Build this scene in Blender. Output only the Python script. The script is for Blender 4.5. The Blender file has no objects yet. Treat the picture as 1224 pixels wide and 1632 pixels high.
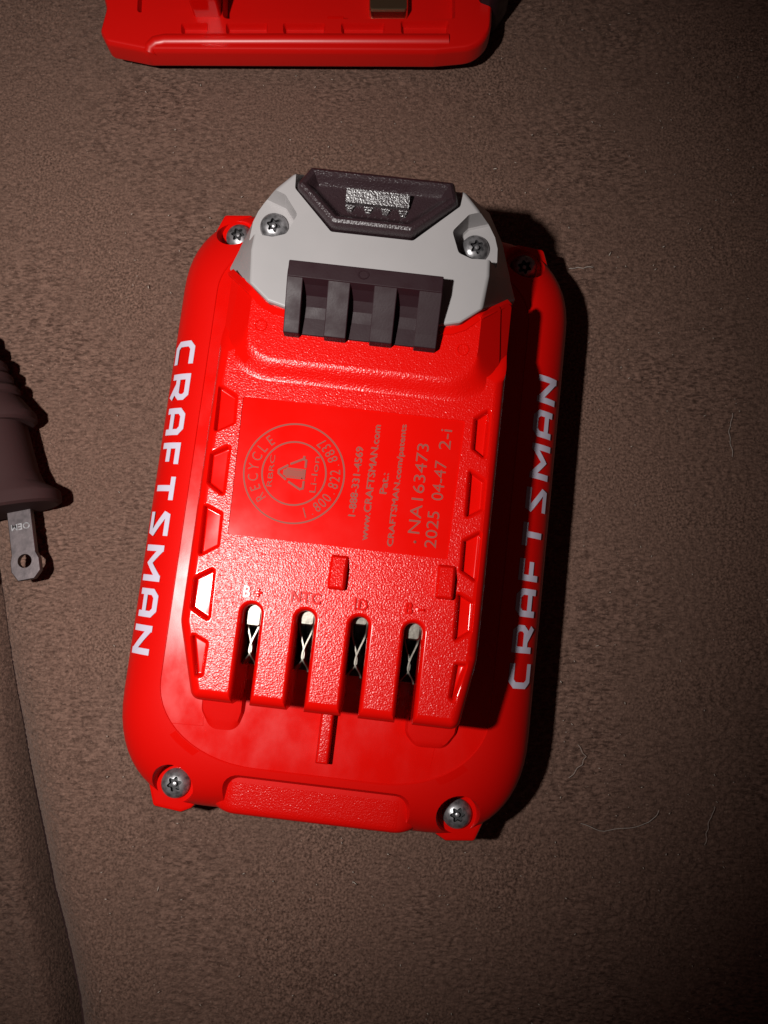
import bpy, bmesh, math, random
import numpy as np
from mathutils import Vector, Matrix
random.seed(7); rng = np.random.default_rng(7)
MM = 0.001
R = math.radians
SC = bpy.context.scene
COL = SC.collection

# ---------------------------------------------------------------- camera
cam_d = bpy.data.cameras.new('camera'); cam = bpy.data.objects.new('camera', cam_d); COL.objects.link(cam)
cam.location = (0, 0, 0.180); cam.rotation_euler = (R(6.8), 0, 0)
cam_d.sensor_fit = 'VERTICAL'; cam_d.sensor_height = 36; cam_d.lens = 36 * 1300 / 1632
cam_d.clip_start = 0.005; cam_d.clip_end = 10
SC.camera = cam
# ---------------------------------------------------------------- world: a dim warm room
W = bpy.data.worlds.new('World'); SC.world = W; W.use_nodes = True
bg = W.node_tree.nodes['Background']; bg.inputs[0].default_value = (0.95, 0.50, 0.46, 1); bg.inputs[1].default_value = 0.022
# ---------------------------------------------------------------- the torch / flash that lights the pack
ld = bpy.data.lights.new('flash', 'SPOT'); ld.energy = 2.4; ld.color = (1.0, 0.965, 0.93)
ld.shadow_soft_size = 0.0036; ld.spot_size = R(86); ld.spot_blend = 1.0
lamp = bpy.data.objects.new('flash', ld); COL.objects.link(lamp)
lamp.location = (-0.069, 0.006, 0.215)
tgt = Vector((-0.060, 0.040, 0.0))
lamp.rotation_euler = (tgt - lamp.location).to_track_quat('-Z', 'Y').to_euler()
SC.view_settings.view_transform = 'Standard'; SC.view_settings.look = 'None'
SC.view_settings.exposure = 0; SC.view_settings.gamma = 1
SC.render.engine = 'CYCLES'

# ---------------------------------------------------------------- materials
def mat(name, col, rough=0.5, metal=0.0, spec=0.5, bumps=(), sheen=0, coat=0, var=None, rvar=None, sss=0):
    """bumps: (kind, scale, strength, distance_m, stretch)"""
    m = bpy.data.materials.new(name); m.use_nodes = True
    nt = m.node_tree; b = nt.nodes['Principled BSDF']; L = nt.links
    b.inputs['Base Color'].default_value = (*col, 1); b.inputs['Roughness'].default_value = rough
    b.inputs['Metallic'].default_value = metal; b.inputs['Specular IOR Level'].default_value = spec
    if sheen:
        b.inputs['Sheen Weight'].default_value = sheen; b.inputs['Sheen Roughness'].default_value = 0.5
        b.inputs['Sheen Tint'].default_value = (1.0, 0.8, 0.7, 1)
    if coat: b.inputs['Coat Weight'].default_value = coat; b.inputs['Coat Roughness'].default_value = 0.1
    tc = nt.nodes.new('ShaderNodeTexCoord'); prev = None
    def coords(stretch):
        mp = nt.nodes.new('ShaderNodeMapping'); mp.inputs['Scale'].default_value = stretch
        L.new(tc.outputs['Object'], mp.inputs['Vector']); return mp.outputs['Vector']
    for kind, scale, strength, dist, stretch in bumps:
        if kind == 'noise':
            t = nt.nodes.new('ShaderNodeTexNoise'); t.inputs['Scale'].default_value = scale
            t.inputs['Detail'].default_value = 2.5; out = t.outputs['Fac']
        elif kind == 'vor':
            t = nt.nodes.new('ShaderNodeTexVoronoi'); t.feature = 'SMOOTH_F1'; t.inputs['Scale'].default_value = scale
            t.inputs['Smoothness'].default_value = 0.35; out = t.outputs['Distance']
        L.new(coords(stretch), t.inputs['Vector'])
        bn = nt.nodes.new('ShaderNodeBump'); bn.inputs['Strength'].default_value = strength
        bn.inputs['Distance'].default_value = dist
        L.new(out, bn.inputs['Height'])
        if prev: L.new(prev, bn.inputs['Normal'])
        prev = bn.outputs['Normal']
    if prev: L.new(prev, b.inputs['Normal'])
    if var:       # (scale, colour2, lo, hi, stretch)
        for i, (scale, col2, lo, hi, stretch) in enumerate(var):
            t = nt.nodes.new('ShaderNodeTexNoise'); t.inputs['Scale'].default_value = scale; t.inputs['Detail'].default_value = 4
            L.new(coords(stretch), t.inputs['Vector'])
            mr = nt.nodes.new('ShaderNodeMapRange'); mr.inputs[1].default_value = lo; mr.inputs[2].default_value = hi
            L.new(t.outputs['Fac'], mr.inputs[0])
            mx = nt.nodes.new('ShaderNodeMix'); mx.data_type = 'RGBA'
            if i == 0: mx.inputs['A'].default_value = (*col, 1)
            else: L.new(last, mx.inputs['A'])
            mx.inputs['B'].default_value = (*col2, 1); L.new(mr.outputs[0], mx.inputs['Factor']); last = mx.outputs['Result']
        L.new(last, b.inputs['Base Color'])
    if rvar:      # (scale, lo, hi, rough_lo, rough_hi, stretch)
        scale, lo, hi, r0, r1, stretch = rvar
        t = nt.nodes.new('ShaderNodeTexNoise'); t.inputs['Scale'].default_value = scale; t.inputs['Detail'].default_value = 5
        L.new(coords(stretch), t.inputs['Vector'])
        mr = nt.nodes.new('ShaderNodeMapRange'); mr.inputs[1].default_value = lo; mr.inputs[2].default_value = hi
        mr.inputs[3].default_value = r0; mr.inputs[4].default_value = r1
        L.new(t.outputs['Fac'], mr.inputs[0]); L.new(mr.outputs[0], b.inputs['Roughness'])
    return m
U = (1, 1, 1)
RED = (0.62, 0.0028, 0.0012)
M = {
 'red_grain': mat('red_grain', RED, 0.26, spec=0.34, bumps=[('noise', 3200, 0.50, 0.00012, U), ('vor', 3700, 0.40, 0.00009, U)]),
 'red_smooth': mat('red_smooth', RED, 0.15, spec=0.30, bumps=[('noise', 420, 0.025, 0.0001, U)], rvar=(130, .3, .7, .12, .19, U)),
 'red_plate': mat('red_plate', RED, 0.22, spec=0.24, bumps=[('noise', 240, 0.03, 0.00012, U), ('noise', 5000, .06, .00003, (4, .4, 1))],
                  rvar=(200, .35, .70, .17, .30, (1, .7, 1))),
 'red_matte': mat('red_matte', RED, 0.42, spec=0.22, bumps=[('noise', 3600, 0.22, 0.00005, U)]),
 'grey': mat('grey_plastic', (0.33, 0.31, 0.31), 0.42, bumps=[('noise', 3000, 0.10, 0.00004, U)], var=[(60, (0.30, 0.285, 0.285), .4, .7, U)]),
 'black': mat('black_plastic', (0.020, 0.0075, 0.010), 0.46, spec=.16, bumps=[('noise', 2600, 0.16, 0.00006, U)], rvar=(300, .35, .7, .40, .58, U)),  # warm tint carries the lens haze over the true black
 'black_grain': mat('black_grain', (0.030, 0.016, 0.019), 0.33, bumps=[('noise', 3000, 0.8, 0.00016, U)]),  # black warmed likewise, haze put into the colour
 'grip': mat('grip_grain', (0.045, 0.035, 0.037), 0.24, bumps=[('noise', 3200, 0.8, 0.00018, U)], spec=0.9),
 'steel': mat('screw_steel', (0.36, 0.35, 0.36), 0.36, 0.75, bumps=[('noise', 1500, 0.25, 0.00008, U)], var=[(900, (0.15, 0.145, 0.15), .42, .66, U)]),
 'pit': mat('screw_pit', (0.035, 0.033, 0.035), 0.6, 0.0, spec=.3),
 'contact': mat('contact_metal', (0.20, 0.185, 0.16), 0.40, 1.0, bumps=[('noise', 700, 0.25, 0.0002, U)]),
 'gold': mat('brass_contact', (0.74, 0.60, 0.36), 0.28, 1.0, bumps=[('noise', 900, 0.15, 0.0001, U)]),
 'blade': mat('blade_metal', (0.15, 0.125, 0.128), 0.45, 1.0, bumps=[('noise', 1300, 0.2, 0.00008, U)], var=[(500, (0.10, 0.085, 0.088), .4, .7, U)]),
 'ink': mat('white_ink', (0.54, 0.49, 0.59), 0.5, spec=.2),
 'etch': mat('laser_etch', (0.25, 0.055, 0.04), 0.65, spec=.2, bumps=[('noise', 4000, .3, .00004, U)]),
 'red_satin': mat('red_satin', RED, 0.36, spec=.5, bumps=[('noise', 1500, .1, .00006, U)]),
 'gloss': mat('red_gloss', RED, 0.16),
 'rubber': mat('plug_rubber', (0.034, 0.014, 0.014), 0.8, spec=0.2, bumps=[('noise', 2200, 0.2, 0.00006, U)]),  # the rubber is black; reddish lens haze is mixed into its colour
 'hair': mat('hair_fibre', (0.40, 0.34, 0.30), 0.6),
 'lint': mat('lint_fibre', (0.55, 0.47, 0.40), 0.8),
 'thread': mat('seam_thread', (0.16, 0.11, 0.085), 0.9),
}
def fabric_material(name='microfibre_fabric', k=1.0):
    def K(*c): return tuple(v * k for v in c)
    m = bpy.data.materials.new(name); m.use_nodes = True
    nt = m.node_tree; b = nt.nodes['Principled BSDF']; L = nt.links
    b.inputs['Roughness'].default_value = 0.95; b.inputs['Specular IOR Level'].default_value = 0.15
    b.inputs['Sheen Weight'].default_value = 0.10; b.inputs['Sheen Roughness'].default_value = 0.45
    b.inputs['Sheen Tint'].default_value = (1, .82, .72, 1)
    tc = nt.nodes.new('ShaderNodeTexCoord')
    def noise(scale, stretch=U, detail=3, dist=0.0):
        mp = nt.nodes.new('ShaderNodeMapping'); mp.inputs['Scale'].default_value = stretch
        L.new(tc.outputs['Object'], mp.inputs['Vector'])
        t = nt.nodes.new('ShaderNodeTexNoise'); t.inputs['Scale'].default_value = scale; t.inputs['Detail'].default_value = detail
        t.inputs['Distortion'].default_value = dist
        L.new(mp.outputs['Vector'], t.inputs['Vector']); return t.outputs['Fac']
    def rng_(src, lo, hi, a=0., c=1.):
        mr = nt.nodes.new('ShaderNodeMapRange'); mr.inputs[1].default_value = lo; mr.inputs[2].default_value = hi
        mr.inputs[3].default_value = a; mr.inputs[4].default_value = c; L.new(src, mr.inputs[0]); return mr.outputs[0]
    def mix(f, A, B):
        mx = nt.nodes.new('ShaderNodeMix'); mx.data_type = 'RGBA'; L.new(f, mx.inputs['Factor'])
        for k, v in (('A', A), ('B', B)):
            if isinstance(v, tuple): mx.inputs[k].default_value = (*v, 1)
            else: L.new(v, mx.inputs[k])
        return mx.outputs['Result']
    def tilted(scale, stretch, detail, dist):
        mp = nt.nodes.new('ShaderNodeMapping'); mp.inputs['Rotation'].default_value = (0, 0, R(-14)); mp.inputs['Scale'].default_value = stretch
        L.new(tc.outputs['Object'], mp.inputs['Vector'])
        t = nt.nodes.new('ShaderNodeTexNoise'); t.inputs['Scale'].default_value = scale; t.inputs['Detail'].default_value = detail; t.inputs['Distortion'].default_value = dist
        L.new(mp.outputs['Vector'], t.inputs['Vector']); return t.outputs['Fac']
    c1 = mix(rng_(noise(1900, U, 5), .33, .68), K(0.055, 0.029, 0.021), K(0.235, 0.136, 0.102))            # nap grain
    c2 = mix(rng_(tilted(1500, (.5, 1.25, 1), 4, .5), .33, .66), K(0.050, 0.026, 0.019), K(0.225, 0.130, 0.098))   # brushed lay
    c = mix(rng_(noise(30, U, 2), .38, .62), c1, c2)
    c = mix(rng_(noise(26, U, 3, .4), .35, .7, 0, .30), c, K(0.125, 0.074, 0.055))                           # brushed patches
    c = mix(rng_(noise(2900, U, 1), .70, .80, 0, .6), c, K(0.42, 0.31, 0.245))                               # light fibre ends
    L.new(c, b.inputs['Base Color'])
    prev = None
    for src, st, d in ((noise(1700, U, 5, .3), .8, .00040), (noise(3600, U, 2), .7, .00020)):
        bn = nt.nodes.new('ShaderNodeBump'); bn.inputs['Strength'].default_value = st; bn.inputs['Distance'].default_value = d
        L.new(src, bn.inputs['Height'])
        if prev: L.new(prev, bn.inputs['Normal'])
        prev = bn.outputs['Normal']
    L.new(prev, b.inputs['Normal'])
    return m
M['fabric'] = fabric_material(); M['fabric_dark'] = fabric_material('microfibre_darkened', .68)  # same fabric darkened: shading the flash doesn't give is put into the colour

# ---------------------------------------------------------------- mesh helpers (all in mm, converted on linking)
def new_obj(name, verts, faces, mats, parent=None, fmat=None, smooth=30, loc=None):
    me = bpy.data.meshes.new(name)
    me.from_pydata([tuple(float(c) * MM for c in v) for v in verts], [], [list(map(int, f)) for f in faces])
    return finish(name, me, mats, parent, fmat, smooth)
def finish(name, me, mats, parent=None, fmat=None, smooth=30):
    if not isinstance(mats, (list, tuple)): mats = [mats]
    me.materials.clear()
    for k in mats: me.materials.append(M[k])
    me.update(); me.validate()
    for p in me.polygons:
        p.use_smooth = True
        if fmat: p.material_index = fmat(p.center / MM, p.normal)
        else: p.material_index = 0
    if smooth is not None: me.set_sharp_from_angle(angle=R(smooth))
    o = bpy.data.objects.new(name, me); COL.objects.link(o); o.parent = parent
    if smooth is not None:
        wn = o.modifiers.new('weighted_normals', 'WEIGHTED_NORMAL'); wn.mode = 'FACE_AREA'; wn.weight = 80; wn.keep_sharp = True
    return o
def rpoly(pts, radii, seg=6, inset=0.0):
    """polygon (CCW) offset inwards by inset, then filleted; constant vertex count"""
    n = len(pts); P = [np.array(p, float) for p in pts]
    if np.isscalar(radii): radii = [radii] * n
    nrm = []
    for i in range(n):
        d = P[(i + 1) % n] - P[i]; d /= np.linalg.norm(d); nrm.append(np.array([-d[1], d[0]]))
    Q = []
    for i in range(n):
        a, b = nrm[i - 1], nrm[i]; k = 1 + a @ b
        Q.append(P[i] + inset * (a + b) / k)
    out = []
    for i in range(n):
        a = Q[i - 1] - Q[i]; b = Q[(i + 1) % n] - Q[i]; la, lb = np.linalg.norm(a), np.linalg.norm(b); a /= la; b /= lb
        cross = (-a)[0] * b[1] - (-a)[1] * b[0]
        r = radii[i] - inset if cross > 0 else radii[i] + inset
        r = max(r, 0.05)
        half = 0.5 * math.acos(max(-1, min(1, a @ b)))
        t = min(r / math.tan(half), 0.48 * la, 0.48 * lb)
        p0, p2 = Q[i] + a * t, Q[i] + b * t
        rr = t * math.tan(half); bis = (a + b)
        if np.linalg.norm(bis) < 1e-6:
            for s in range(seg + 1): out.append(p0 + (p2 - p0) * s / seg)
            continue
        bis /= np.linalg.norm(bis); c = Q[i] + bis * (rr / math.sin(half))
        a0 = math.atan2(*(p0 - c)[::-1]); a1 = math.atan2(*(p2 - c)[::-1]); da = (a1 - a0 + math.pi) % (2 * math.pi) - math.pi
        for s in range(seg + 1):
            th = a0 + da * s / seg; out.append(c + rr * np.array([math.cos(th), math.sin(th)]))
    return np.array(out)
def loft(rings, cap0=True, cap1=True):
    n = len(rings[0]); V = [tuple(p) for r in rings for p in r]; F = []
    for k in range(len(rings) - 1):
        for i in range(n):
            j = (i + 1) % n; F.append((k * n + i, k * n + j, (k + 1) * n + j, (k + 1) * n + i))
    if cap0: F.append(tuple(range(n - 1, -1, -1)))
    if cap1: F.append(tuple(range((len(rings) - 1) * n, len(rings) * n)))
    return V, F
def prism(pts, radii, profile, seg=6, warp=None):
    rings = []
    for ins, z in profile:
        q = rpoly(pts, radii, seg, ins); rings.append([(p[0], p[1], z) for p in q])
    if warp: rings = [[warp(*p) for p in r] for r in rings]
    return loft(rings)
def join(*vf):
    V, F = [], []
    for v, f in vf:
        o = len(V); V += [tuple(x) for x in v]; F += [tuple(i + o for i in q) for q in f]
    return V, F
def rect(x0, x1, y0, y1): return [(x0, y0), (x1, y0), (x1, y1), (x0, y1)]
def box(x0, x1, y0, y1, z0, z1, bev=0.15, r=0.3, seg=3):
    h = bev
    return prism(rect(x0, x1, y0, y1), r, [(h, z0), (0, z0 + h), (0, z1 - h), (h * .3, z1 - h * .3), (h, z1)], seg)
def raw(V, F):
    me = bpy.data.meshes.new('tmp'); me.from_pydata([tuple(float(c) for c in v) for v in V], [], [list(f) for f in F]); me.update(); return me
def boolean(A, cutters, op='DIFFERENCE', bevel=None):
    """A, cutters: (V,F) in mm -> (V,F)"""
    oa = bpy.data.objects.new('a', raw(*A)); COL.objects.link(oa); tmp = [oa]
    if bevel:
        md = oa.modifiers.new('bev', 'BEVEL'); md.width = bevel; md.segments = 3; md.limit_method = 'ANGLE'; md.angle_limit = R(22)
    for c in cutters:
        ob = bpy.data.objects.new('b', raw(*c)); COL.objects.link(ob); tmp.append(ob)
        md = oa.modifiers.new('bo', 'BOOLEAN'); md.operation = op; md.object = ob; md.solver = 'EXACT'
    dg = bpy.context.evaluated_depsgraph_get(); dg.update()
    me = bpy.data.meshes.new_from_object(oa.evaluated_get(dg))
    V = [tuple(v.co) for v in me.vertices]; F = [tuple(p.vertices) for p in me.polygons]
    for t in tmp:
        d = t.data; bpy.data.objects.remove(t); bpy.data.meshes.remove(d)
    bpy.data.meshes.remove(me)
    return V, F
def text_vf(s, size, extrude=0.0, bold=0.0, spacing=1.0):
    cu = bpy.data.curves.new('t', 'FONT'); cu.body = s; cu.size = size; cu.extrude = extrude; cu.offset = bold
    cu.align_x = 'CENTER'; cu.align_y = 'CENTER'; cu.resolution_u = 3; cu.space_character = spacing
    o = bpy.data.objects.new('t', cu); COL.objects.link(o)
    dg = bpy.context.evaluated_depsgraph_get(); dg.update()
    me = bpy.data.meshes.new_from_object(o.evaluated_get(dg))
    V = np.array([tuple(v.co) for v in me.vertices]).reshape(-1, 3); F = [tuple(p.vertices) for p in me.polygons]
    bpy.data.objects.remove(o); bpy.data.curves.remove(cu); bpy.data.meshes.remove(me)
    return V, F
def fit(V, width=None, height=None):
    V = V.copy(); mn, mx = V.min(0), V.max(0); V[:, :2] -= (mn[:2] + mx[:2]) / 2
    if width: V[:, 0] *= width / (mx[0] - mn[0])
    if height: V[:, 1] *= height / (mx[1] - mn[1])
    return V
def place(V, ang, x, y, z):
    c, s = math.cos(R(ang)), math.sin(R(ang)); V = np.array(V)
    return np.stack([x + c * V[:, 0] - s * V[:, 1], y + s * V[:, 0] + c * V[:, 1], z + V[:, 2]], 1)
def empty(name, loc, rz, label, cat, group=None):
    o = bpy.data.objects.new(name, None); COL.objects.link(o); o.empty_display_size = .01
    o.location = [c * MM for c in loc]; o.rotation_euler = (0, 0, R(rz)); tag(o, label, cat, group); return o
def tag(o, label, cat, group=None):
    o['label'] = label; o['category'] = cat
    if group: o['group'] = group
def tube(path, r, n=8, closed=False):
    path = [np.array(p, float) for p in path]; rings = []
    rr = r if not np.isscalar(r) else [r] * len(path)
    for i, p in enumerate(path):
        t = path[min(i + 1, len(path) - 1)] - path[max(i - 1, 0)]; t /= np.linalg.norm(t)
        u = np.cross(t, [0, 0, 1.]);
        if np.linalg.norm(u) < 1e-4: u = np.array([1., 0, 0])
        u /= np.linalg.norm(u); w = np.cross(u, t)
        rings.append([p + rr[i] * (math.cos(a) * u + math.sin(a) * w) for a in np.linspace(0, 2 * math.pi, n, endpoint=False)])
    return loft(rings)

# ================================================================ the sofa fabric
def seam_x(y):
    return np.interp(y, [-220, -85, -61, -25, 2, 60, 260], [-41, -67.6, -74.0, -79.6, -85.3, -101, -150])
def smooth(a, b, x):
    t = np.clip((x - a) / (b - a), 0, 1); return t * t * (3 - 2 * t)
def filtered(ny, nx, step, bands):
    """band-passed random relief; bands = (wavelength_mm, bandwidth, stretch, tilt_deg, weight)"""
    fy = np.fft.fftfreq(ny, step)[:, None]; fx = np.fft.rfftfreq(nx, step)[None, :]; out = np.zeros((ny, nx))
    for wl, bw, st, tilt, w in bands:
        c, s_ = math.cos(R(tilt)), math.sin(R(tilt)); a = (c * fx + s_ * fy) * st; b = -s_ * fx + c * fy
        f = np.hypot(a, b); g = np.exp(-((f - 1 / wl) / (bw / wl)) ** 2)
        h = np.fft.irfft2(np.fft.rfft2(rng.standard_normal((ny, nx))) * g, (ny, nx)); out += w * h / h.std()
    return out
def cushion(name, side, us, ys, deep, edge):
    Y, Uu = np.meshgrid(ys, us, indexing='ij'); D = np.abs(Uu)
    SX = seam_x(Y) + 1.0 * np.sin(Y * .06)
    open_ = 0.35 + 0.65 * smooth(10, -70, Y)
    Z = -deep * open_ * np.clip(1 - D / edge, 0, None) ** 2.6
    Z += -0.25 + 0.25 * np.sin(Uu * .045 + Y * .03) * np.minimum(D / 20, 1)
    if side < 0: Z -= 1.2 * np.minimum(D / 6, 1) * open_ + .10 * D * open_
    ny, nx = Y.shape
    rip = filtered(ny, nx, .4, [(1.05, .35, 2.3, 14, .75)]); fine = filtered(ny, nx, .4, [(.95, .4, 1.0, 0, 1.0)])
    patch = filtered(ny, nx, .4, [(45, .7, 1, 0, 1.0)])
    k = np.clip(.55 + .35 * patch + .35 * smooth(-10, -60, Y), .15, 1.15)
    Z += .17 * rip * k + .075 * fine
    X = SX + Uu
    V = np.stack([X, Y, Z], -1).reshape(-1, 3) * MM
    idx = np.arange(ny * nx).reshape(ny, nx)
    Q = np.stack([idx[:-1, :-1], idx[:-1, 1:], idx[1:, 1:], idx[1:, :-1]], -1).reshape(-1, 4)
    me = bpy.data.meshes.new(name); me.vertices.add(len(V)); me.vertices.foreach_set('co', V.astype(np.float32).ravel())
    me.loops.add(Q.size); me.loops.foreach_set('vertex_index', Q.astype(np.int32).ravel())
    me.polygons.add(len(Q)); me.polygons.foreach_set('loop_start', np.arange(0, Q.size, 4, dtype=np.int32)); me.polygons.foreach_set('loop_total', np.full(len(Q), 4, np.int32))
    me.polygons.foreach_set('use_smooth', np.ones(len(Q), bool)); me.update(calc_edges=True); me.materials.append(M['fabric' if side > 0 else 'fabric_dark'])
    o = bpy.data.objects.new(name, me); COL.objects.link(o); o['kind'] = 'structure'; return o
YS = np.concatenate([np.arange(-220, -92, 4.), np.arange(-92, 150, .4), np.arange(150, 262, 4.)])
cushion('sofa_seat', 1, np.concatenate([np.arange(0, 190, .4), np.arange(190, 330, 4.)]), YS, 11.0, 13)
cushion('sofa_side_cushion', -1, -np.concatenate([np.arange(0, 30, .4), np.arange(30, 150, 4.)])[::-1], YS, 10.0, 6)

# ================================================================ battery pack
BAT = empty('battery_pack', (-13.563, -37.673, 0), -6.6,
            'red tool battery pack with grey latch cap, lying contacts up on brown fabric', 'battery')
PX0, PX1 = -24.6, 25.6         # terminal platform sides
ZT = 44.0                      # its top

# ---- lower housing: body outline blended into the flat deck around the platform
def rrect(x0, x1, y0, y1, rb, rt, e, seg=14):
    out = []
    for cx, cy, sx, sy, (rx, ry), a0 in ((x1, y0, -1, 1, rb, -90), (x1, y1, -1, -1, rt, 0), (x0, y1, 1, -1, rt, 90), (x0, y0, 1, 1, rb, 180)):
        c = (cx + sx * rx, cy + sy * ry)
        for s in range(seg + 1):
            a = R(a0 + 90 * s / seg); ca, sa = math.cos(a), math.sin(a)
            out.append((c[0] + rx * math.copysign(abs(ca) ** (2 / e), ca), c[1] + ry * math.copysign(abs(sa) ** (2 / e), sa)))
    return np.array(out)
def densify(q, step=4.0):
    return q
body_o = rrect(-40.2, 40.4, -2.9, 118.4, (18, 20.5), (18, 18.5), 2.3)
plate_o = rrect(-31.2, 31.3, 6.8, 110, (20, 14.5), (16, 12), 2.05)
S0 = math.sin(R(24)); C0 = math.cos(R(24))
def prof(a):                 # a: 0 at plate edge .. 1 at widest
    sp = S0 + a * (1 - S0); return 14 + 10 * math.sqrt(max(0, 1 - sp * sp)) / C0
rings = []
def ring(a, z, extra=0.0):
    q = plate_o + (body_o - plate_o) * a
    c = np.array([0, 58.]); d = q - c; d /= np.linalg.norm(d, axis=1)[:, None]
    q = q + d * extra; rings.append([(p[0], p[1], z) for p in q])
ring(1, 0.0, -2.0); ring(1, 0.5, -1.0); ring(1, 1.6, -.35); ring(1, 3, 0); ring(1, 8.6, 0); ring(1, 8.75, -.35); ring(1, 9.05, -.35); ring(1, 9.2, 0)
for k in range(0, 15): a = math.sin(math.pi / 2 * (1 - k / 14)); ring(a, prof(a))
ring(0, 24.0, -.12); ring(0, 23.82, -.3)
VB = loft(rings)
def cyl(x, y, r, z0, z1, flare=0.0, n=32):
    rr = [[(x + q * math.cos(t), y + q * math.sin(t), z) for t in np.linspace(0, 2 * math.pi, n, endpoint=False)] for q, z in ((r, z0), (r + flare, z1))]
    return loft(rr)
SCREWS = [(-27.2, 1.0), (27.7, 1.6), (-30.0, 112.7), (30.0, 112.7)]
cut = [cyl(x, y, 3.75, 15.8, 28, 1.6) for x, y in SCREWS]
cut.append(prism([(-19.2, -12), (20.4, -12), (17.4, 4.3), (-16.2, 4.3)], [.1, .1, 2.5, 2.5], [(.2, 19.9), (-.3, 21.2), (-1.5, 24.6), (-4.5, 30)], 6))
VB = boolean(VB, cut)
finish('lower_housing', raw(*[[tuple(c * MM for c in v) for v in VB[0]], VB[1]]), ['red_matte', 'red_plate'], BAT,
       fmat=lambda c, n: 1 if (n.z > .97 and c.z > 23.7) else 0)
# ---- front ledge between the screws (grained)
xs = np.linspace(-25.5, 26.0, 64); prof_rows = [(6.2, None), (5.2, None), (4.4, None), (3.5, None), (2.5, None), (1.5, None), (.5, None), (-.5, None), (-1.3, None),
        (-1.9, -.12), (-2.35, -.45), (-2.62, -1.0), (-2.75, -1.8), (-2.7, -4), (-2.3, -9), (-1.2, -16.5)]
V = []; F = []
for x in xs:
    ax = abs(x - .4); e = float(smooth(14.5, 25, ax)); 
    for y, dz in prof_rows:
        pl = 20.35 + .06 * (y + 2.6)
        z = (pl if dz is None else 20.35 + .06 * (max(y, -1.9) + 2.6) + dz) - 5.0 * e ** 1.3
        V.append((x, y + 3.2 * e ** 1.5, max(z, 1.5)))
n = len(prof_rows)
for i in range(len(xs) - 1):
    for k in range(n - 1): a = i * n + k; F.append((a, a + 1, a + n + 1, a + n))
new_obj('front_ledge', V, F, ['red_matte', 'red_grain'], BAT, fmat=lambda c, n: 1 if n.z > .84 and -17 < c.x < 16 and c.y < 3.9 else 0, smooth=60)
# ---- screw bosses + screws
def boss(cx, cy, sx, sy):
    p = [(-5.6, -.6), (-4.0, -5.0), (1.6, -5.6), (3.6, -4.6), (5.4, -2.2), (5.4, 6.0), (-4.6, 7.5)]
    p = [(cx + sx * a, cy + sy * b) for a, b in p]
    if sx * sy < 0: p = p[::-1]
    V, F = prism(p, .9, [(1.8, 2.0), (1.2, 4), (0, 9), (0, 15.2), (.25, 15.7), (.8, 16.0)], 4)
    return new_obj('screw_boss', V, F, 'red_smooth', BAT)
def screw_mesh(r=3.0, h=2.0):
    rings = []
    for rho, z in ((r * .96, -.3), (r, .1), (r * .98, .5), (r * .9, .95), (r * .75, 1.4), (r * .55, 1.72), (r * .3, 1.9), (r * .08, 1.95)):
        rings.append([(rho * math.cos(t), rho * math.sin(t), z * h / 2) for t in np.linspace(0, 2 * math.pi, 48, endpoint=False)])
    dome = loft(rings)
    def star(s): return [(s * (1.32 + .27 * math.cos(6 * t)) * math.cos(t), s * (1.32 + .27 * math.cos(6 * t)) * math.sin(t)) for t in np.linspace(0, 2 * math.pi, 60, endpoint=False)]
    c = loft([[(x, y, z) for x, y in star(s * r / 3.0)] for s, z in ((.92, .75), (1, 3))])
    V, F = boolean(dome, [c])
    pin = loft([[(q * math.cos(t), q * math.sin(t), z) for t in np.linspace(0, 2 * math.pi, 16, endpoint=False)] for q, z in ((.52, .5), (.5, 1.5), (.4, 1.68), (.15, 1.75))])
    return join((V, F), pin)
_sv = screw_mesh()
first_screw = None
def screw(x, y, z, sc, rot, tilt=(0, 0)):
    global first_screw
    if first_screw is None:
        first_screw = o = new_obj('screw', *_sv, ['steel', 'pit'], BAT, fmat=lambda c, n: 1 if (math.hypot(c.x, c.y) < 1.66 and c.z < 1.5 and math.hypot(c.x, c.y) > .55) or (n.z > .9 and abs(c.z - .75) < .08) else 0)
    else:
        o = first_screw.copy(); COL.objects.link(o)
    o.parent = BAT; o.location = (x * MM, y * MM, z * MM); o.rotation_euler = (tilt[0], tilt[1], rot); o.scale = (sc, sc, sc)
for (x, y), sy in zip(SCREWS, (1, 1, -1, -1)):
    boss(x, y, 1 if x < 0 else -1, sy)
for k, (x, y) in enumerate(SCREWS): screw(x, y, 16.05, .96, .35 + k * 1.9, (.06 * (k - 1), .05))
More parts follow.
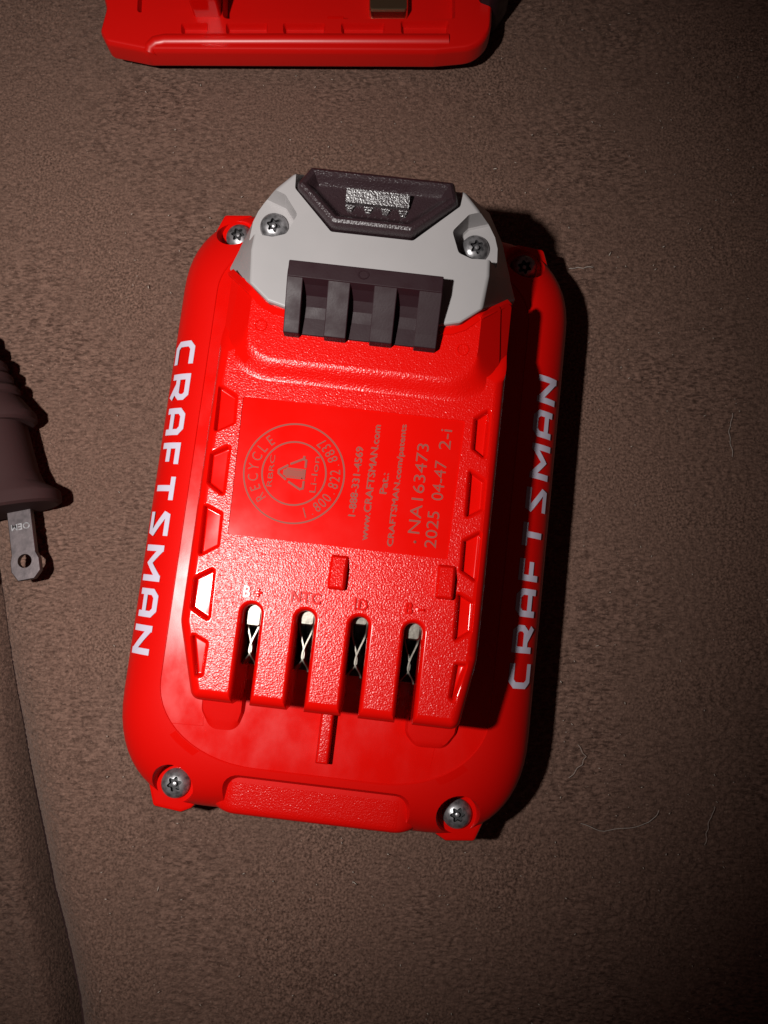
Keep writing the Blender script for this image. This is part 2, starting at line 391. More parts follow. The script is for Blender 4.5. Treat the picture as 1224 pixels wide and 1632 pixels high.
# ---- terminal platform
PL = [(-17, 88.6), (PX0, 95.8), (PX0, 33.2), (-20.9, 20.6), (23.6, 20.6), (PX1, 32.5), (PX1, 95.8), (17, 88.6)]
plat = prism(PL, [1, .6, 6, 1.8, 1.8, 6, .6, 1],
             [(3, 23.6), (3, 30), (.6, 32), (0, 33), (0, 41.4), (.12, 42.1), (.42, 42.9), (.9, 43.55), (1.5, 43.9), (2.1, ZT)], 6)
REC = [[(-23.7, 74.2), (-23.3, 65.0), (-19.6, 67.3), (-19.9, 72.3)], [(-23.4, 61.9), (-23.2, 56.5), (-19.7, 54.4), (-19.8, 63.9)],
       [(-23.2, 53.4), (-22.9, 43.8), (-19.4, 46.2), (-19.6, 52.0)], [(-23.1, 40.7), (-23.0, 35.4), (-19.2, 33.4), (-19.5, 43.0)],
       [(-22.4, 31.9), (-20.6, 24.2), (-19.1, 24.6), (-19.0, 30.4)],
       [(20.6, 73.0), (20.7, 67.4), (23.5, 65.6), (23.5, 75.2)], [(20.6, 64.4), (20.8, 55.2), (24.0, 57.3), (23.9, 62.5)],
       [(20.8, 52.0), (20.9, 46.6), (24.2, 44.7), (24.2, 54.2)], [(20.8, 43.5), (21.0, 34.5), (24.2, 36.8), (24.1, 42.0)],
       [(21.6, 31.7), (21.2, 25.8), (22.3, 25.0), (24.1, 31.8)]]
cutters = []
for q in REC:
    cutters.append(prism(q, .55, [(.75, 42.4), (.55, 42.55), (.40, 43.3), (.25, 43.72), (-.05, 43.95), (-.35, 44.05), (-.6, 44.6)], 3))
SLOTX = [-12.6, -3.6, 5.4, 14.4]
for x in SLOTX:
    w = 1.45
    pts = [(x - w, 10), (x + w, 10), (x + w, 37.2), (x - w, 37.2)]
    cutters.append(prism(pts, [.1, .1, w * .98, w * .98], [(0, 29.5), (0, 42.6), (-.12, 43.2), (-.4, 43.75), (-.8, 44.02), (-1.3, 44.6)], 8))
LAB = [(-18.3, 48.4), (18.7, 48.4), (19.2, 72.2), (-18.9, 72.2)]
cutters.append(prism(LAB, .4, [(0, 43.80), (0, 44.6)], 3))
for s in (-1, 1):
    xa, xb = (20.2, 28.0) if s < 0 else (20.8, 28.6)
    r0 = [(s * xa, 79.5, 44.8), (s * xb, 90.0, 36.6), (s * xb, 62, 52.0), (s * xa, 66.5, 52.0)]
    r1 = [(x, 102, z) for x, y, z in r0]
    if s < 0: r0, r1 = r0[::-1], r1[::-1]
    v, f = loft([r0, r1]); cutters.append((v, [q[::-1] for q in f]))
plat = boolean(plat, [join(*cutters)])
def platmat(c, n):
    return 1 if (n.z > .985 and c.z > 43.95) else 0
me = raw([tuple(c * MM for c in v) for v in plat[0]], plat[1])
finish('terminal_platform', me, ['red_smooth', 'red_grain'], BAT, fmat=platmat, smooth=35)
# ---- raised upper deck behind the label
outer = rpoly([(-17, 88.9), (-22.6, 94.0), (-24.0, 75.0), (25.0, 75.0), (23.4, 94.0), (17.2, 88.9)], [.5, .5, 8, 8, .5, .5], 10)
inner = rpoly([(-16, 88.0), (-19.4, 90.6), (-19.4, 79.0), (20.0, 79.0), (20.0, 90.6), (16.2, 88.0)], [.5, .5, 6, 6, .5, .5], 10)
rings = []
def shoulder(x, y, z):
    lim = 46.0 - (abs(x - .3) - 19.4) * 1.0
    b = float(smooth(76.5, 84.0, y)); return min(z, z * (1 - b) + lim * b) if abs(x - .3) > 19.4 else z
for k in range(11):
    t = k / 10; sm = t * t * (3 - 2 * t); q = outer + (inner - outer) * t
    rings.append([(p[0], p[1], shoulder(p[0], p[1], 43.96 + 1.8 * sm)) for p in q])
rings.insert(0, [(p[0], p[1], min(42.5, shoulder(p[0], p[1], 44) - 1.5)) for p in outer])
V, F = loft(rings)
new_obj('upper_deck', V, F, ['red_grain', 'red_smooth'], BAT, fmat=lambda c, n: 1 if n.z < .9 and abs(c.x - .3) > 19 else 0)
for x, y in ((-17.2, 84.3), (17.4, 84.0)):            # moulding rings
    rr = [[(x + q * math.cos(t), y + q * math.sin(t), z) for t in np.linspace(0, 2 * math.pi, 24, endpoint=False)] for q, z in ((1.1, 45.7), (1.05, 45.88), (.85, 45.88), (.8, 45.7))]
    new_obj('ejector_ring', *loft(rr), 'red_smooth', BAT)
# lip beside the grey cap
def strip(pathpts, w, z0, z1):
    P = [np.array(p, float) for p in pathpts]; V = []; F = []
    for i, p in enumerate(P):
        t = P[min(i + 1, len(P) - 1)] - P[max(i - 1, 0)]; t /= np.linalg.norm(t[:2]); nn = np.array([-t[1], t[0], 0])
        for off, dz in ((-w / 2, -1.5), (-w / 2, -.12), (-w / 2 + .12, 0), (w / 2 - .12, 0), (w / 2, -.12), (w / 2, -1.5)): V.append(p + nn * off + np.array([0, 0, dz]))
    for i in range(len(P) - 1):
        for k in range(5): a = i * 6 + k; F.append((a, a + 1, a + 7, a + 6))
    return V, F
for s in (-1, 1):
    pth = [(13.2 * s, 86.75, 46.0), (15.2 * s, 87.0, 46.0), (17.2 * s, 87.9, 45.95), (19.4 * s, 89.9, 45.8), (20.0 * s, 90.5, 45.5), (22.2 * s, 92.7, 43.2), (25.2 * s, 95.8, 39.6)]
    V, F = strip(pth, 1.3, 0, 0); new_obj('cap_lip', V, F, 'red_smooth', BAT)
# platform neck under the cap
V, F = prism([(-25.2, 96), (26.0, 96), (25.6, 103), (21, 113), (-21, 113), (-25.2, 103)], 2, [(0, 23.6), (0, 30.4), (.6, 31)], 4)
new_obj('neck', V, F, 'red_smooth', BAT)
# ---- pads, rib and small catches
for pts in ([(-23.0, 22), (-22.7, 16.5), (-20.6, 13.2), (-15.6, 13.4), (-14.6, 17), (-14.5, 22)], [(15.4, 22), (15.6, 16.6), (17.8, 14.4), (23.4, 14.6), (25.2, 17.5), (25.4, 22)]):
    V, F = prism(pts, 2.6, [(0, 23.5), (0, 23.85), (.5, 23.95), (1.2, 24.0), (2.0, 24.05)], 6, warp=lambda x, y, z: (x, y, z + max(0, y - 13.6) * .30 if z > 23.9 else z))
    new_obj('foot_pad', V, F, 'red_matte', BAT)
V, F = prism(rect(-.3, 2.3, 9.6, 24), .3, [(0, 23.5), (.1, 26.0), (.3, 26.5), (.6, 26.7)], 3)
new_obj('guide_rib', V, F, ['red_smooth', 'red_grain'], BAT, fmat=lambda c, n: 1 if n.z > .95 else 0)
for x0, x1, y0, y1 in ((-.7, 2.4, 41.2, 47.1), (17.1, 20.3, 41.7, 47.5)):
    def wr(x, y, z, ym=y0 + 3.4): return (x, y, z - max(0, y - ym) * .42 if z > 44.8 else z)
    V, F = prism([(x0, y0), (x1, y0), (x1, y0 + 3.4), (x1, y1), (x0, y1), (x0, y0 + 3.4)], [.5, .5, .05, .5, .5, .05], [(0, 43.5), (.05, 45.0), (.25, 45.4), (.55, 45.6)], 3, warp=wr)
    V = list(V)
    new_obj('catch', V, F, ['red_smooth', 'red_grain'], BAT, fmat=lambda c, n, ym=y0 + 3.4: 1 if n.z > .93 and c.y < ym else 0)

for p in ([(-28.6, 13.4, 23.8), (-22.0, 13.6, 23.8)], [(-22.0, 13.6, 23.8), (-22.2, 15.4, 23.8)], [(21.0, 10.9, 23.8), (21.6, 15.8, 23.8)]):
    V, F = tube(p, .07, 6); new_obj('mould_line', V, F, 'red_smooth', BAT)
# ---- contacts down in the slots
for k, x in enumerate(SLOTX):
    V, F = prism(rect(x - 1.42, x + 1.42, 26.5, 38.0), .2, [(0, 29.0), (0, 30.6), (.1, 30.8)], 2)
    o = new_obj('contact', V, F, 'black', BAT)
    for s in (-1, 1):
        pts = []
        for t in np.linspace(0, 1, 22):
            y = 36.6 - 9.6 * t
            xx = s * (1.22 - 1.35 * smooth(0.15, .72, t) + 1.25 * smooth(.74, 1.0, t)) if True else 0
            zz = 41.0 - 1.0 * smooth(0, .3, t) - .8 * smooth(.8, 1, t) + (.25 if s > 0 else 0)
            pts.append((x + xx, y, zz))
        V = []; F = []
        for p in pts:
            for dx, dz in ((-.13, -8), (.13, -8), (.13, 0), (-.13, 0)): V.append((p[0] + dx - .28 * s * (1 if dz == 0 else 0) * 0, p[1], p[2] + dz - 0))
        for i in range(len(pts) - 1):
            for j in range(4): F.append((i * 4 + j, i * 4 + (j + 1) % 4, (i + 1) * 4 + (j + 1) % 4, (i + 1) * 4 + j))
        F += [(3, 2, 1, 0), tuple(range(len(pts) * 4 - 4, len(pts) * 4))]
        new_obj('spring_leaf', V, F, 'contact', o)
    tl = (3.4, 2.2, 1.2, 2.6)[k]
    V, F = prism(rect(x - 1.3, x + 1.3, 37.0 - tl, 37.9), .6, [(0, 39.6), (0, 40.8), (.25, 41.1)], 4, warp=lambda X, Y, Z, y0=37.0 - tl: (X, Y, Z - .22 * max(0, y0 + 1.2 - Y)))
    new_obj('contact_tab', V, F, 'contact', o)

# ---- embossed contact names
for s, x, y in (('B+', -12.9, 39.3), ('NTC', -3.9, 39.4), ('ID', 5.3, 39.3), ('B-', 14.1, 39.6)):
    V, F = text_vf(s, 2.3, .20, .05, 1.1)
    V = fit(V, height=1.95)
    VF = [(place(V, 0, x, y, 44.07), F)]
    if len(s) == 2 and s[1] in '+-':                # draw the sign as bars, the font's is too thin
        V, F = text_vf('B', 2.3, .20, .05); V = fit(V, height=1.95); VF = [(place(V, 0, x - .85, y, 44.07), F)]
        VF.append(box(x + .35, x + 1.75, y - .24, y + .24, 43.9, 44.28, .06, .08))
        if s[1] == '+': VF += [box(x + .83, x + 1.27, y + .2, y + .72, 43.9, 44.275, .06, .08), box(x + .83, x + 1.27, y - .72, y - .2, 43.9, 44.275, .06, .08)]
    new_obj('embossed_letters', *join(*VF), 'gloss', BAT)

# ---- laser-etched label
ZL = 43.822
etch = []
def annulus(cx, cy, r0, r1, n=96):
    V = []; F = []
    for t in np.linspace(0, 2 * math.pi, n, endpoint=False):
        for r in (r0, r1): V.append((cx + r * math.cos(t), cy + r * math.sin(t), ZL))
    for i in range(n): j = (i + 1) % n; F.append((2 * i, 2 * i + 1, 2 * j + 1, 2 * j))
    return V, F
CX, CY = -8.6, 59.9
parts = [annulus(CX, CY, 8.35, 8.65), annulus(CX, CY, 5.25, 5.55)]
def arc_text(s, r, a0, a1, h, outward):
    out = []
    adv = np.linspace(a0, a1, len(s))
    for ch, a in zip(s, adv):
        if ch == ' ': continue
        V, F = text_vf(ch, 2.0, 0, .0)
        w = V[:, 0].max() - V[:, 0].min()
        if ch == '.': V = fit(V) ; V[:, :2] *= .8
        else: V = fit(V, width=min(w, 1.25) * 1.0, height=h)
        c = V
        ang = a - 90 if outward else a + 90
        rr = r
        if ch == '.': rr = r + (h / 2 - .15) * (-1 if outward else 1)
        out.append((place(c, ang, CX + rr * math.cos(R(a)), CY + rr * math.sin(R(a)), ZL), F))
    return out
parts += arc_text('RECYCLE', 6.95, 222, 132, 1.75, True)
parts += arc_text('1.800.822.8837', 6.95, -68, 55, 1.75, False)
def line_text(s, x, y0, y1, h, bold=0):
    V, F = text_vf(s, 2.0, 0, bold); V = fit(V, width=y1 - y0, height=h)
    return place(V, 90, x, (y0 + y1) / 2, ZL), F
parts += [line_text('RBRC', CX - 3.9, 57.2, 62.6, .85), line_text('Li-Ion', CX + 3.5, 57.0, 63.2, 1.05)]
# small battery + chasing arrows
def quadstrip(pts, w):
    P = [np.array(p, float) for p in pts]; V = []; F = []
    for i, p in enumerate(P):
        a = P[i] - P[i - 1] if i else P[1] - P[0]; b = P[i + 1] - P[i] if i < len(P) - 1 else a
        a = a / np.linalg.norm(a); b = b / np.linalg.norm(b)
        na = np.array([-a[1], a[0]]); nb = np.array([-b[1], b[0]]); m = (na + nb) / max(.35, 1 + na @ nb)
        V += [(*(p + m * w / 2), 0.), (*(p - m * w / 2), 0.)]
    for i in range(len(P) - 1): F.append((2 * i, 2 * i + 1, 2 * i + 3, 2 * i + 2))
    return np.array(V), F
def emb(pts, w):
    V, F = quadstrip(pts, w); return place(V, 90, CX - .1, CY, ZL), F
parts += [emb([(-.75, -1.6), (-.75, 1.1), (-.35, 1.1), (-.35, 1.6), (.35, 1.6), (.35, 1.1), (.75, 1.1), (.75, -1.6), (-.8, -1.6)], .28)]
parts += [emb([(0, -1.6), (0, 1.5)], 1.15)]
parts += [emb([(-1.1, -1.9), (-2.4, -1.9), (-2.6, -1.4), (-1.5, .7)], .38), emb([(1.1, -1.9), (2.4, -1.9), (2.6, -1.4), (1.5, .7)], .38),
          emb([(-1.25, 1.1), (-.25, 2.5), (.3, 2.5), (1.3, 1.0)], .38), emb([(-.9, -1.9), (.9, -1.9)], .3), emb([(2.9, -1.7), (2.9, -1.3)], .5)]
parts = [([(a, b, c + .003 * k) for a, b, c in v], f) for k, (v, f) in enumerate(parts)]
V, F = join(*parts); new_obj('recycling_mark', V, F, 'etch', BAT, smooth=None)
V, F = join(line_text('1-888-331-4569', 1.95, 53.8, 65.7, 1.2, 0), line_text('www.CRAFTSMAN.com', 4.45, 50.0, 69.8, 1.2, 0),
            line_text('Pat.:', 6.75, 58.2, 61.7, 1.2, 0), line_text('CRAFTSMAN.com/patents', 9.05, 49.5, 70.4, 1.3, 0))
V = np.array(V)
V, F = join((V + [-.045, -.06, 0], F), (V + [.045, .06, .003], F))
new_obj('contact_lines', V, F, 'etch', BAT, smooth=None)
V, F = join(line_text('NA163473', 12.6, 52.1, 67.5, 2.0, 0), cyl(13.0, 50.7, .26, ZL - .002, ZL, 0, 12))
new_obj('serial_number', V, F, 'etch', BAT, smooth=None)
V, F = join(line_text('2025', 15.6, 50.0, 56.2, 2.0, 0), line_text('04-47', 15.9, 58.1, 64.9, 2.0, 0), line_text('2-i', 16.2, 66.9, 70.4, 2.0, 0))
new_obj('date_code', V, F, 'etch', BAT, smooth=None)

# ---- brand lettering on both flanks, laid on the curved side
GLY = {
 'C': (0.86, [[(.86, 0), (.18, 0), (0, .2), (0, .8), (.18, 1), (.86, 1)]]),
 'R': (0.90, [[(0, 0), (0, 1), (.72, 1), (.86, .82), (.86, .58), (.72, .40), (0.02, .40)], [(.34, .40), (.92, 0)]]),
 'A': (0.90, [[(0, 0), (0, .8), (.18, 1), (.70, 1), (.88, .8), (.88, 0)], [(.05, .36), (.85, .36)]]),
 'F': (0.74, [[(0, 0), (0, 1), (.76, 1)], [(.02, .45), (.66, .45)]]),
 'T': (0.90, [[(0, 1), (.95, 1)], [(.47, 0), (.47, .95)]]),
 'S': (0.92, [[(.95, 1), (.16, 1), (.10, .84), (.84, .18), (.78, 0), (0, 0)]]),
 'M': (1.20, [[(0, -.08), (0, 1.06)], [(1.20, -.08), (1.20, 1.06)], [(0.02, .95), (.60, .30), (1.18, .95)]]),
 'N': (0.92, [[(0, -.08), (0, 1.06)], [(.90, -.08), (.90, 1.06)], [(.02, .93), (.88, .07)]]),
}
# arc length along the flank profile
AA = np.linspace(0, 1, 200); XX = 31.25 + (40.8 - 31.25) * AA; ZZ = np.array([prof(a) for a in AA])
SS = np.concatenate([[0], np.cumsum(np.hypot(np.diff(XX), np.diff(ZZ)))])
def flank(side, y, s, lift=.04):
    x = np.interp(s, SS, XX); z = np.interp(s, SS, ZZ)
    x2, z2 = np.interp(s + .2, SS, XX), np.interp(s + .2, SS, ZZ); nx, nz = z - z2, x2 - x; l = math.hypot(nx, nz)
    return (side * (x + lift * nx / l), y, z + lift * nz / l)
def lettering(side, y_start, y_end, s_mid, capH, stroke):
    txt = 'CRAFTSMAN'; total = abs(y_end - y_start); gap = .54
    ws = [GLY[c][0] for c in txt]; unit = total / (sum(ws) + gap * 8 + .25)
    direction = -1 if side < 0 else 1        # left reads down, right reads up
    V = []; F = []; u = 0.12
    for ch, w in zip(txt, ws):
        for li, line in enumerate(GLY[ch][1]):
            pts = [((u + px) * unit, py * (capH - stroke)) for px, py in line]
            dense = []
            for i in range(len(pts) - 1):
                a, b = np.array(pts[i]), np.array(pts[i + 1]); dense.append((a, b))
            vv, ff = quadstrip(pts, stroke)
            # subdivide each quad so it hugs the curve
            for q in ff:
                A, B, D, C2 = [vv[i][:2] for i in q]
                n = max(1, int(np.linalg.norm(C2 - A) / .35)); base = len(V)
                for k in range(n + 1):
                    t = k / n
                    for p in (A + (C2 - A) * t, B + (D - B) * t):
                        V.append(flank(side, y_start + direction * p[0], s_mid + capH / 2 - stroke / 2 - p[1], .04 + .006 * li))
                for k in range(n): F.append((base + 2 * k, base + 2 * k + 1, base + 2 * k + 3, base + 2 * k + 2))
        u += w + gap
    return new_obj('brand_lettering', V, F, 'ink', BAT, smooth=None)
smid = float(np.interp(36.5, XX, SS))
lettering(-1, 87.5, 25.0, smid, 5.7, 1.2)
lettering(1, 27.0, 88.6, smid, 5.7, 1.2)

# ---- grey latch cap
half_t = [(13, 87.4, 46.9), (16.5, 88.3, 46.9), (19.8, 91.0, 46.8), (20.4, 97, 46.8), (20.0, 104.5, 46.8), (17.6, 108.5, 46.8), (14.8, 111.6, 46.8)]
half_o = [(13, 87.5, 44), (16.6, 88.4, 44), (27.0, 98.6, 33.5), (25.6, 102.6, 33.5), (23.4, 109.5, 33.5), (20.3, 115.4, 33.5), (15.6, 118.6, 33.5)]
half_s = [(13, 88.5, 33), (16.6, 90.0, 33), (27.0, 98.8, 24.5), (25.7, 102.8, 24.5), (23.5, 109.7, 24.5), (20.4, 115.6, 24.5), (15.6, 118.8, 24.5)]
def mir(h): return h + [(-x, y, z) for x, y, z in h[::-1]]
cap = loft([mir(half_s), mir(half_o), mir(half_t)])
pock = []
for s in (-1, 1):
    p = [(13.9, 104.2), (15.2, 100.9), (17.2, 100.2), (30, 100.9), (30, 109.5), (20.2, 108.6), (16.2, 107.2)]
    p = [(s * a, b) for a, b in p]
    if s < 0: p = p[::-1]
    pock.append(prism(p, .5, [(.3, 42.2), (0, 42.5), (-.5, 47.2)], 3))
bt = prism([(-14.6, 112), (-14.4, 108.9), (-7.3, 101.8), (6.9, 101.8), (14.3, 108.9), (14.6, 112), (14, 130), (-14, 130)], .8, [(0, 38), (0, 60)], 3)
cap = boolean(cap, [join(*pock), bt], bevel=.55)
finish('latch_cap', raw([tuple(c * MM for c in v) for v in cap[0]], cap[1]), 'grey', BAT, smooth=28)
for s in (-1, 1): screw(17.9 * s, 103.5, 42.3, .84, .8 + s, (.12, -.10 * s))
# ---- release button
BT = [(-14.3, 109.0), (-7.1, 102.1), (6.7, 102.1), (14.0, 108.9), (12.9, 113.2), (-12.2, 113.2)]
def bw(x, y, z):
    t = float(smooth(106.5, 113, y)); return (x, y, z - (1.5 * t if z > 45 else 0))
V, F = prism(BT, [1.2, 1.6, 1.6, 1.2, .8, .8], [(0, 38), (0, 47.4), (.15, 48.2), (.5, 48.8), (1.0, 49.05), (1.5, 48.9), (1.9, 48.4), (2.3, 47.5), (2.8, 46.9), (3.3, 46.7)], 5, warp=bw)
BTN = new_obj('release_button', V, F, 'black_grain', BAT)
# grip ridge (faces the front), and small grip ribs under it
V = [(-5.5, 107.1, 46.0), (5.6, 107.3, 46.0), (5.6, 109.9, 46.0), (-5.5, 109.7, 46.0), (-5.4, 107.2, 47.35), (5.5, 107.4, 47.05), (5.5, 109.5, 47.75), (-5.4, 109.3, 48.05)]
F = [(3, 2, 1, 0), (0, 1, 5, 4), (1, 2, 6, 5), (2, 3, 7, 6), (3, 0, 4, 7), (4, 5, 6, 7)]
new_obj('grip_ridge', V, F, 'grip', BTN, smooth=10)
rb = []
for k, x in enumerate((-4.6, -1.4, 1.6, 4.6)):
    for j in range(3):
        w = .75 - .18 * j; y = 106.7 - .42 * j
        v = [(x - w, y - .12, 46.0), (x + w, y - .12, 46.0), (x + w, y + .12, 46.0), (x - w, y + .12, 46.0),
             (x - w, y - .10, 47.02), (x + w, y - .10, 46.98), (x + w, y + .10, 47.10), (x - w, y + .10, 47.14)]
        rb.append((v, F))
for k in range(9):                                      # slanted hatch lines
    x = -4.5 + k * 1.12
    v = [(x, 103.9, 46.5), (x + .25, 103.9, 46.5), (x + 1.3, 105.4, 46.5), (x + 1.05, 105.4, 46.5), (x + .03, 103.95, 46.82), (x + .22, 103.95, 46.82), (x + 1.27, 105.35, 46.84), (x + 1.08, 105.35, 46.84)]
    rb.append((v, F))
V, F2 = join(*rb); new_obj('grip_ribs', V, F2, 'grip', BTN, smooth=10)

# ---- black latch hook with three pockets
def extr(poly, x0, x1, b=.12):
    """poly in (y,z) CCW seen from +x ; chamfered ends"""
    c = np.mean(poly, axis=0); rings = []
    for x, k in ((x0, 1), (x0 + b, 0), (x1 - b, 0), (x1, 1)):
        r = []
        for p in poly:
            d = np.array(p) - c; d = d / np.linalg.norm(d); q = np.array(p) - d * b * k; r.append((x, q[0], q[1]))
        rings.append(r)
    V, F = loft(rings); return V, [f[::-1] for f in F]
def dense_poly(p, r=.35):
    q = rpoly(p, r, 3); return [tuple(a) for a in q]
back = dense_poly([(83.3, 44), (94.4, 44), (94.2, 51.2), (91.5, 51.0), (90.9, 49.6), (89.6, 48.0), (88.0, 47.0), (86.2, 46.5), (83.4, 46.1)][::-1][::-1], .2)
HK = new_obj('latch_hook', *extr(back, -13.0, 12.7), 'black', BAT)
ribp = dense_poly([(82.7, 44), (93.0, 44), (93.0, 51.0), (91.6, 50.9), (85.0, 48.2), (83.0, 47.5)], .3)
for x0, x1 in ((-13.05, -10.4), (-6.2, -2.5), (1.5, 5.3), (9.0, 12.75)):
    new_obj('rib', *extr(ribp, x0, x1), 'black', HK, smooth=20)
rr = [[(-.5 + q * math.cos(t), 93 + q * .8 * math.sin(t), z) for t in np.linspace(0, 2 * math.pi, 20, endpoint=False)] for q, z in ((1.0, 51.0), (.95, 51.22), (.75, 51.22), (.7, 51.05))]
new_obj('ejector_mark', *loft(rr), 'black', HK)

# ================================================================ charger at the far edge
CH = empty('battery_charger', (-18, 141, 0), 0, 'red plastic charger cradle with slotted rail and brass contact', 'charger')
def P(x, y): return (x * 1.07 + 18, y * 1.07 - 141)
out = [P(-58.4, 118.0), P(-50, 116.2), P(10.8, 115.9), P(22.3, 117), P(23.2, 131), P(24.3, 174), P(-62, 174), P(-60.5, 133), P(-58.7, 126), P(-59.8, 120.7)]
top = prism(out, [1.5, 4, 5, 9, 12, 8, 8, 6, 4, 2.0], [(1.2, 4.6), (.3, 5.2), (0, 6), (0, 9.6), (.15, 10.3), (.5, 10.8), (1.0, 11)], 8)
cuts = [prism([P(-34.0, 123.2), P(15, 123.2), P(15.5, 165), P(-34, 165)], [1.2, .6, 3, 3], [(.4, 6.6), (.2, 9), (0, 11.6)], 5),
        prism([P(-52, 124.5), P(-38.5, 126.2), P(-38.5, 160), P(-52, 160)], [.8, .8, 3, 3], [(.3, 8.6), (0, 11.6)], 5)]
for a, b in ((-42.4, -37.1), (-33.0, -24.6), (-21.0, -12.5), (-8.8, 0.0), (3.7, 13.4)):
    y1 = 122.2 if a < 3 else 122.7
    cuts.append(prism([P(a, 119.9), P(b, 119.9), P(b + .1, y1), P(a - .1, y1)], .5, [(.35, 9.3), (.15, 10.3), (-.3, 11.4)], 4))
top = boolean(top, [join(*cuts)])
SH = finish('top_shell', raw([tuple(c * MM for c in v) for v in top[0]], top[1]), ['red_satin'], CH, smooth=32)
V, F = tube([(*P(-49.5, 116.6), 9.3), (*P(-49.2, 117.4), 9.7), (*P(-48, 118.3), 9.95), (*P(-46, 118.7), 10.0), (*P(-20, 118.75), 10.0), (*P(13.6, 118.7), 10.0)], 1.6, 24)
new_obj('rail_bead', V, F, 'red_satin', CH)
V, F = prism([P(-40, 123.6), P(-34.2, 123.6), P(-34.2, 150), P(-40, 150)], .6, [(0, 18), (0, 10.9), (.2, 22.6), (.6, 22.9)], 4); new_obj('rail_wall', V, F, 'red_smooth', CH)
V, F = box(*[P(-12, 0)[0], P(-8.5, 0)[0]], P(0, 123.6)[1], P(0, 124.5)[1], 6.0, 10.2); new_obj('clip', V, F, 'red_smooth', CH)
V, F = prism([P(-3.2, 126.1), P(5.1, 126.1), P(5.1, 146), P(-3.2, 146)], .9, [(.2, 6.2), (0, 7), (0, 9.3), (.25, 9.7), (.6, 9.8)], 4); new_obj('contact_blade', V, F, 'gold', CH)
base = [P(-54, 119.5), P(10, 119.5), P(22, 121), P(24, 131), P(24.5, 176), P(-58, 176)]
V, F = prism(base, [4, 8, 8, 12, 8, 8], [(2, 0), (.8, .8), (0, 2), (0, 3.6), (.6, 4.4), (3, 4.9)], 8); new_obj('lower_shell', V, F, 'black', CH)

V, F = prism([P(20, 127), P(23.6, 125.5), P(27, 131), P(28.5, 140), P(29.5, 172), P(20, 172)], [1, 3, 5, 4, 2, 1], [(1.5, 0), (.4, .8), (0, 2.5), (0, 13), (.5, 14.6), (1.6, 15.4)], 6); new_obj('side_cheek', V, F, 'black', CH)

# ================================================================ mains plug
PG = empty('mains_plug', (-84.6, 19.6, 0), 11, 'black moulded mains plug with ribbed strain relief and pierced metal blade', 'plug')
def oval(hw, hz, y, zc, n=40, e=2.6):
    out = []
    for t in np.linspace(0, 2 * math.pi, n, endpoint=False):
        c, s = math.cos(t), math.sin(t)
        out.append((hw * math.copysign(abs(c) ** (2 / e), c), y, zc + hz * math.copysign(abs(s) ** (2 / e), s)))
    return out
ZC = 8.4
def lathe(prof_, e=2.6):
    V, F = loft([oval(hw, hz, y, ZC, 40, e) for y, hw, hz in prof_]); return V, [f[::-1] for f in F]
V, F = lathe([(0, 12, 5), (0, 15.2, 7.6), (.5, 16.0, 8.2), (2.6, 16.0, 8.2), (3.3, 15.4, 8), (5, 13, 7.9), (8, 12.0, 7.9), (13, 11.4, 8), (18, 10.9, 8), (18.6, 10.9, 8), (18.7, 11, 5)])
new_obj('plug_body', V, F, 'rubber', PG)
V, F = lathe([(18.3, 9, 6), (18.4, 12.4, 8), (19, 13.2, 8.3), (20.4, 13.2, 8.3), (22.2, 12.0, 8), (24.2, 10.8, 7.8), (24.4, 6, 6)]); new_obj('grip_collar', V, F, 'rubber', PG)
for k, (y0, hw) in enumerate(((24.6, 10.7), (27.6, 9.6), (30.6, 8.7), (33.8, 7.2), (36.6, 6.2))):
    h = min(7.6, hw)
    V, F = lathe([(y0 - .5, hw - 2, h - 2), (y0, hw - .7, h - .7), (y0 + .6, hw, h), (y0 + 1.8, hw, h), (y0 + 2.5, hw - .7, h - .7), (y0 + 3.3, hw - 2.4, h - 2.4)], 2.1); new_obj('strain_relief_ring', V, F, 'rubber', PG)
V, F = tube([(0, 36, ZC), (-1, 46, ZC - 1.5), (-4, 58, 5.0), (-9, 72, 3.6), (-16, 90, 3.6)], 3.3, 14); new_obj('cord', V, F, 'rubber', PG)
bl = [(a, b * .88) for a, b in [(-2.65, .5), (-2.65, -10.6), (-3.1, -12.2), (-3.1, -14.6), (-1.9, -17), (1.6, -17), (3.1, -15.2), (3.1, -12.2), (2.55, -10.6), (2.55, .5)]]
for bx in (6.6, -6.1):
    b = boolean(prism([(x + bx, y) for x, y in bl], .25, [(.15, -.75), (0, -.6), (0, .6), (.15, .75)], 2), [cyl(bx, -10.9, 1.5, -3, 3)])
    V = [(x, y, z + 6.0 - y * .06) for x, y, z in b[0]]
    o = new_obj('blade', V, b[1], 'blade', PG)
    if bx > 0:
        V, F = text_vf('OEM', 1.9, .05, .03); V = fit(V, width=4.0); V = place(V, 180, bx, -3.4, 6.97); new_obj('stamped_letters', V, F, 'steel', o)

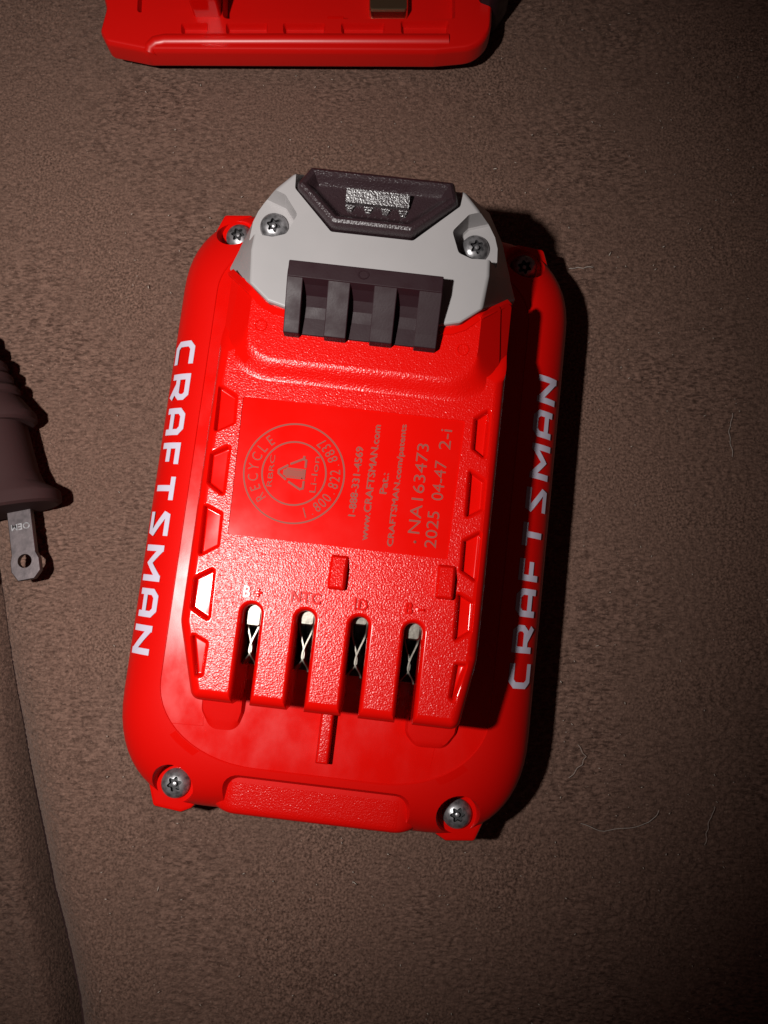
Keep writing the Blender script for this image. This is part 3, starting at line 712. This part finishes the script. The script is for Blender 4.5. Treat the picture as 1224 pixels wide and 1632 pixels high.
# ================================================================ hairs and lint on the fabric
def hair(pts, r, label):
    p = np.array(pts, float); t = np.linspace(0, 1, len(p)); tt = np.linspace(0, 1, 24)
    path = [(np.interp(a, t, p[:, 0]) + .12 * math.sin(a * 23), np.interp(a, t, p[:, 1]) + .12 * math.sin(a * 17 + 1), .45 + .25 * math.sin(a * 9) ** 2) for a in tt]
    c = np.mean(path, axis=0); V, F = tube([(q[0] - c[0], q[1] - c[1], q[2]) for q in path], r, 5)
    o = new_obj('hair_strand', V, F, 'hair'); o.location = (c[0] * MM, c[1] * MM, 0); tag(o, label, 'hair', 'stray hairs on the fabric')
hair([(42.5, 77.6), (44, 77.9), (46.0, 77.9), (48.2, 78.2)], .09, 'short pale bristle beside the grey cap end of the pack')
hair([(78.4, 43.7), (77.3, 39.4), (77.9, 33.9)], .06, 'fine nearly straight pale hair on bare fabric away from everything')
hair([(41.5, -28.9), (43.2, -31.3), (42, -33.2), (39.5, -35.6)], .055, 'short kinked pale hair close to the pack shadow')
hair([(41.7, -45.2), (46.4, -46.6), (51.7, -46.0), (56.4, -44.9), (58.5, -42.3)], .065, 'long pale hair curved like a shallow bowl')
hair([(70.3, -41.7), (68.7, -45.2), (67.8, -49.4)], .055, 'thin slanted pale hair beyond the long curved hair')
V = []; F = []
for k in range(420):
    x, y = rng.uniform(-60, 95), rng.uniform(-90, 145); a = rng.uniform(0, 6.28); l = rng.uniform(.10, .32) * (2.0 if k % 17 == 0 else 1); w = rng.uniform(.05, .10); z = .25 + rng.uniform(0, .3)
    dx, dy = math.cos(a), math.sin(a); b = len(V)
    for sx, sy, dz in ((-1, -1, 0), (1, -1, 0.05), (1, 1, .1), (-1, 1, .04), (0, 0, .14)): V.append((x + sx * l * dx - sy * w * dy, y + sx * l * dy + sy * w * dx, z + dz))
    F += [(b, b + 1, b + 4), (b + 1, b + 2, b + 4), (b + 2, b + 3, b + 4), (b + 3, b, b + 4), (b + 3, b + 2, b + 1, b)]
o = new_obj('lint', V, F, 'lint', smooth=None); o['kind'] = 'stuff'; tag(o, 'tiny pale lint specks scattered over the brown fabric', 'lint')
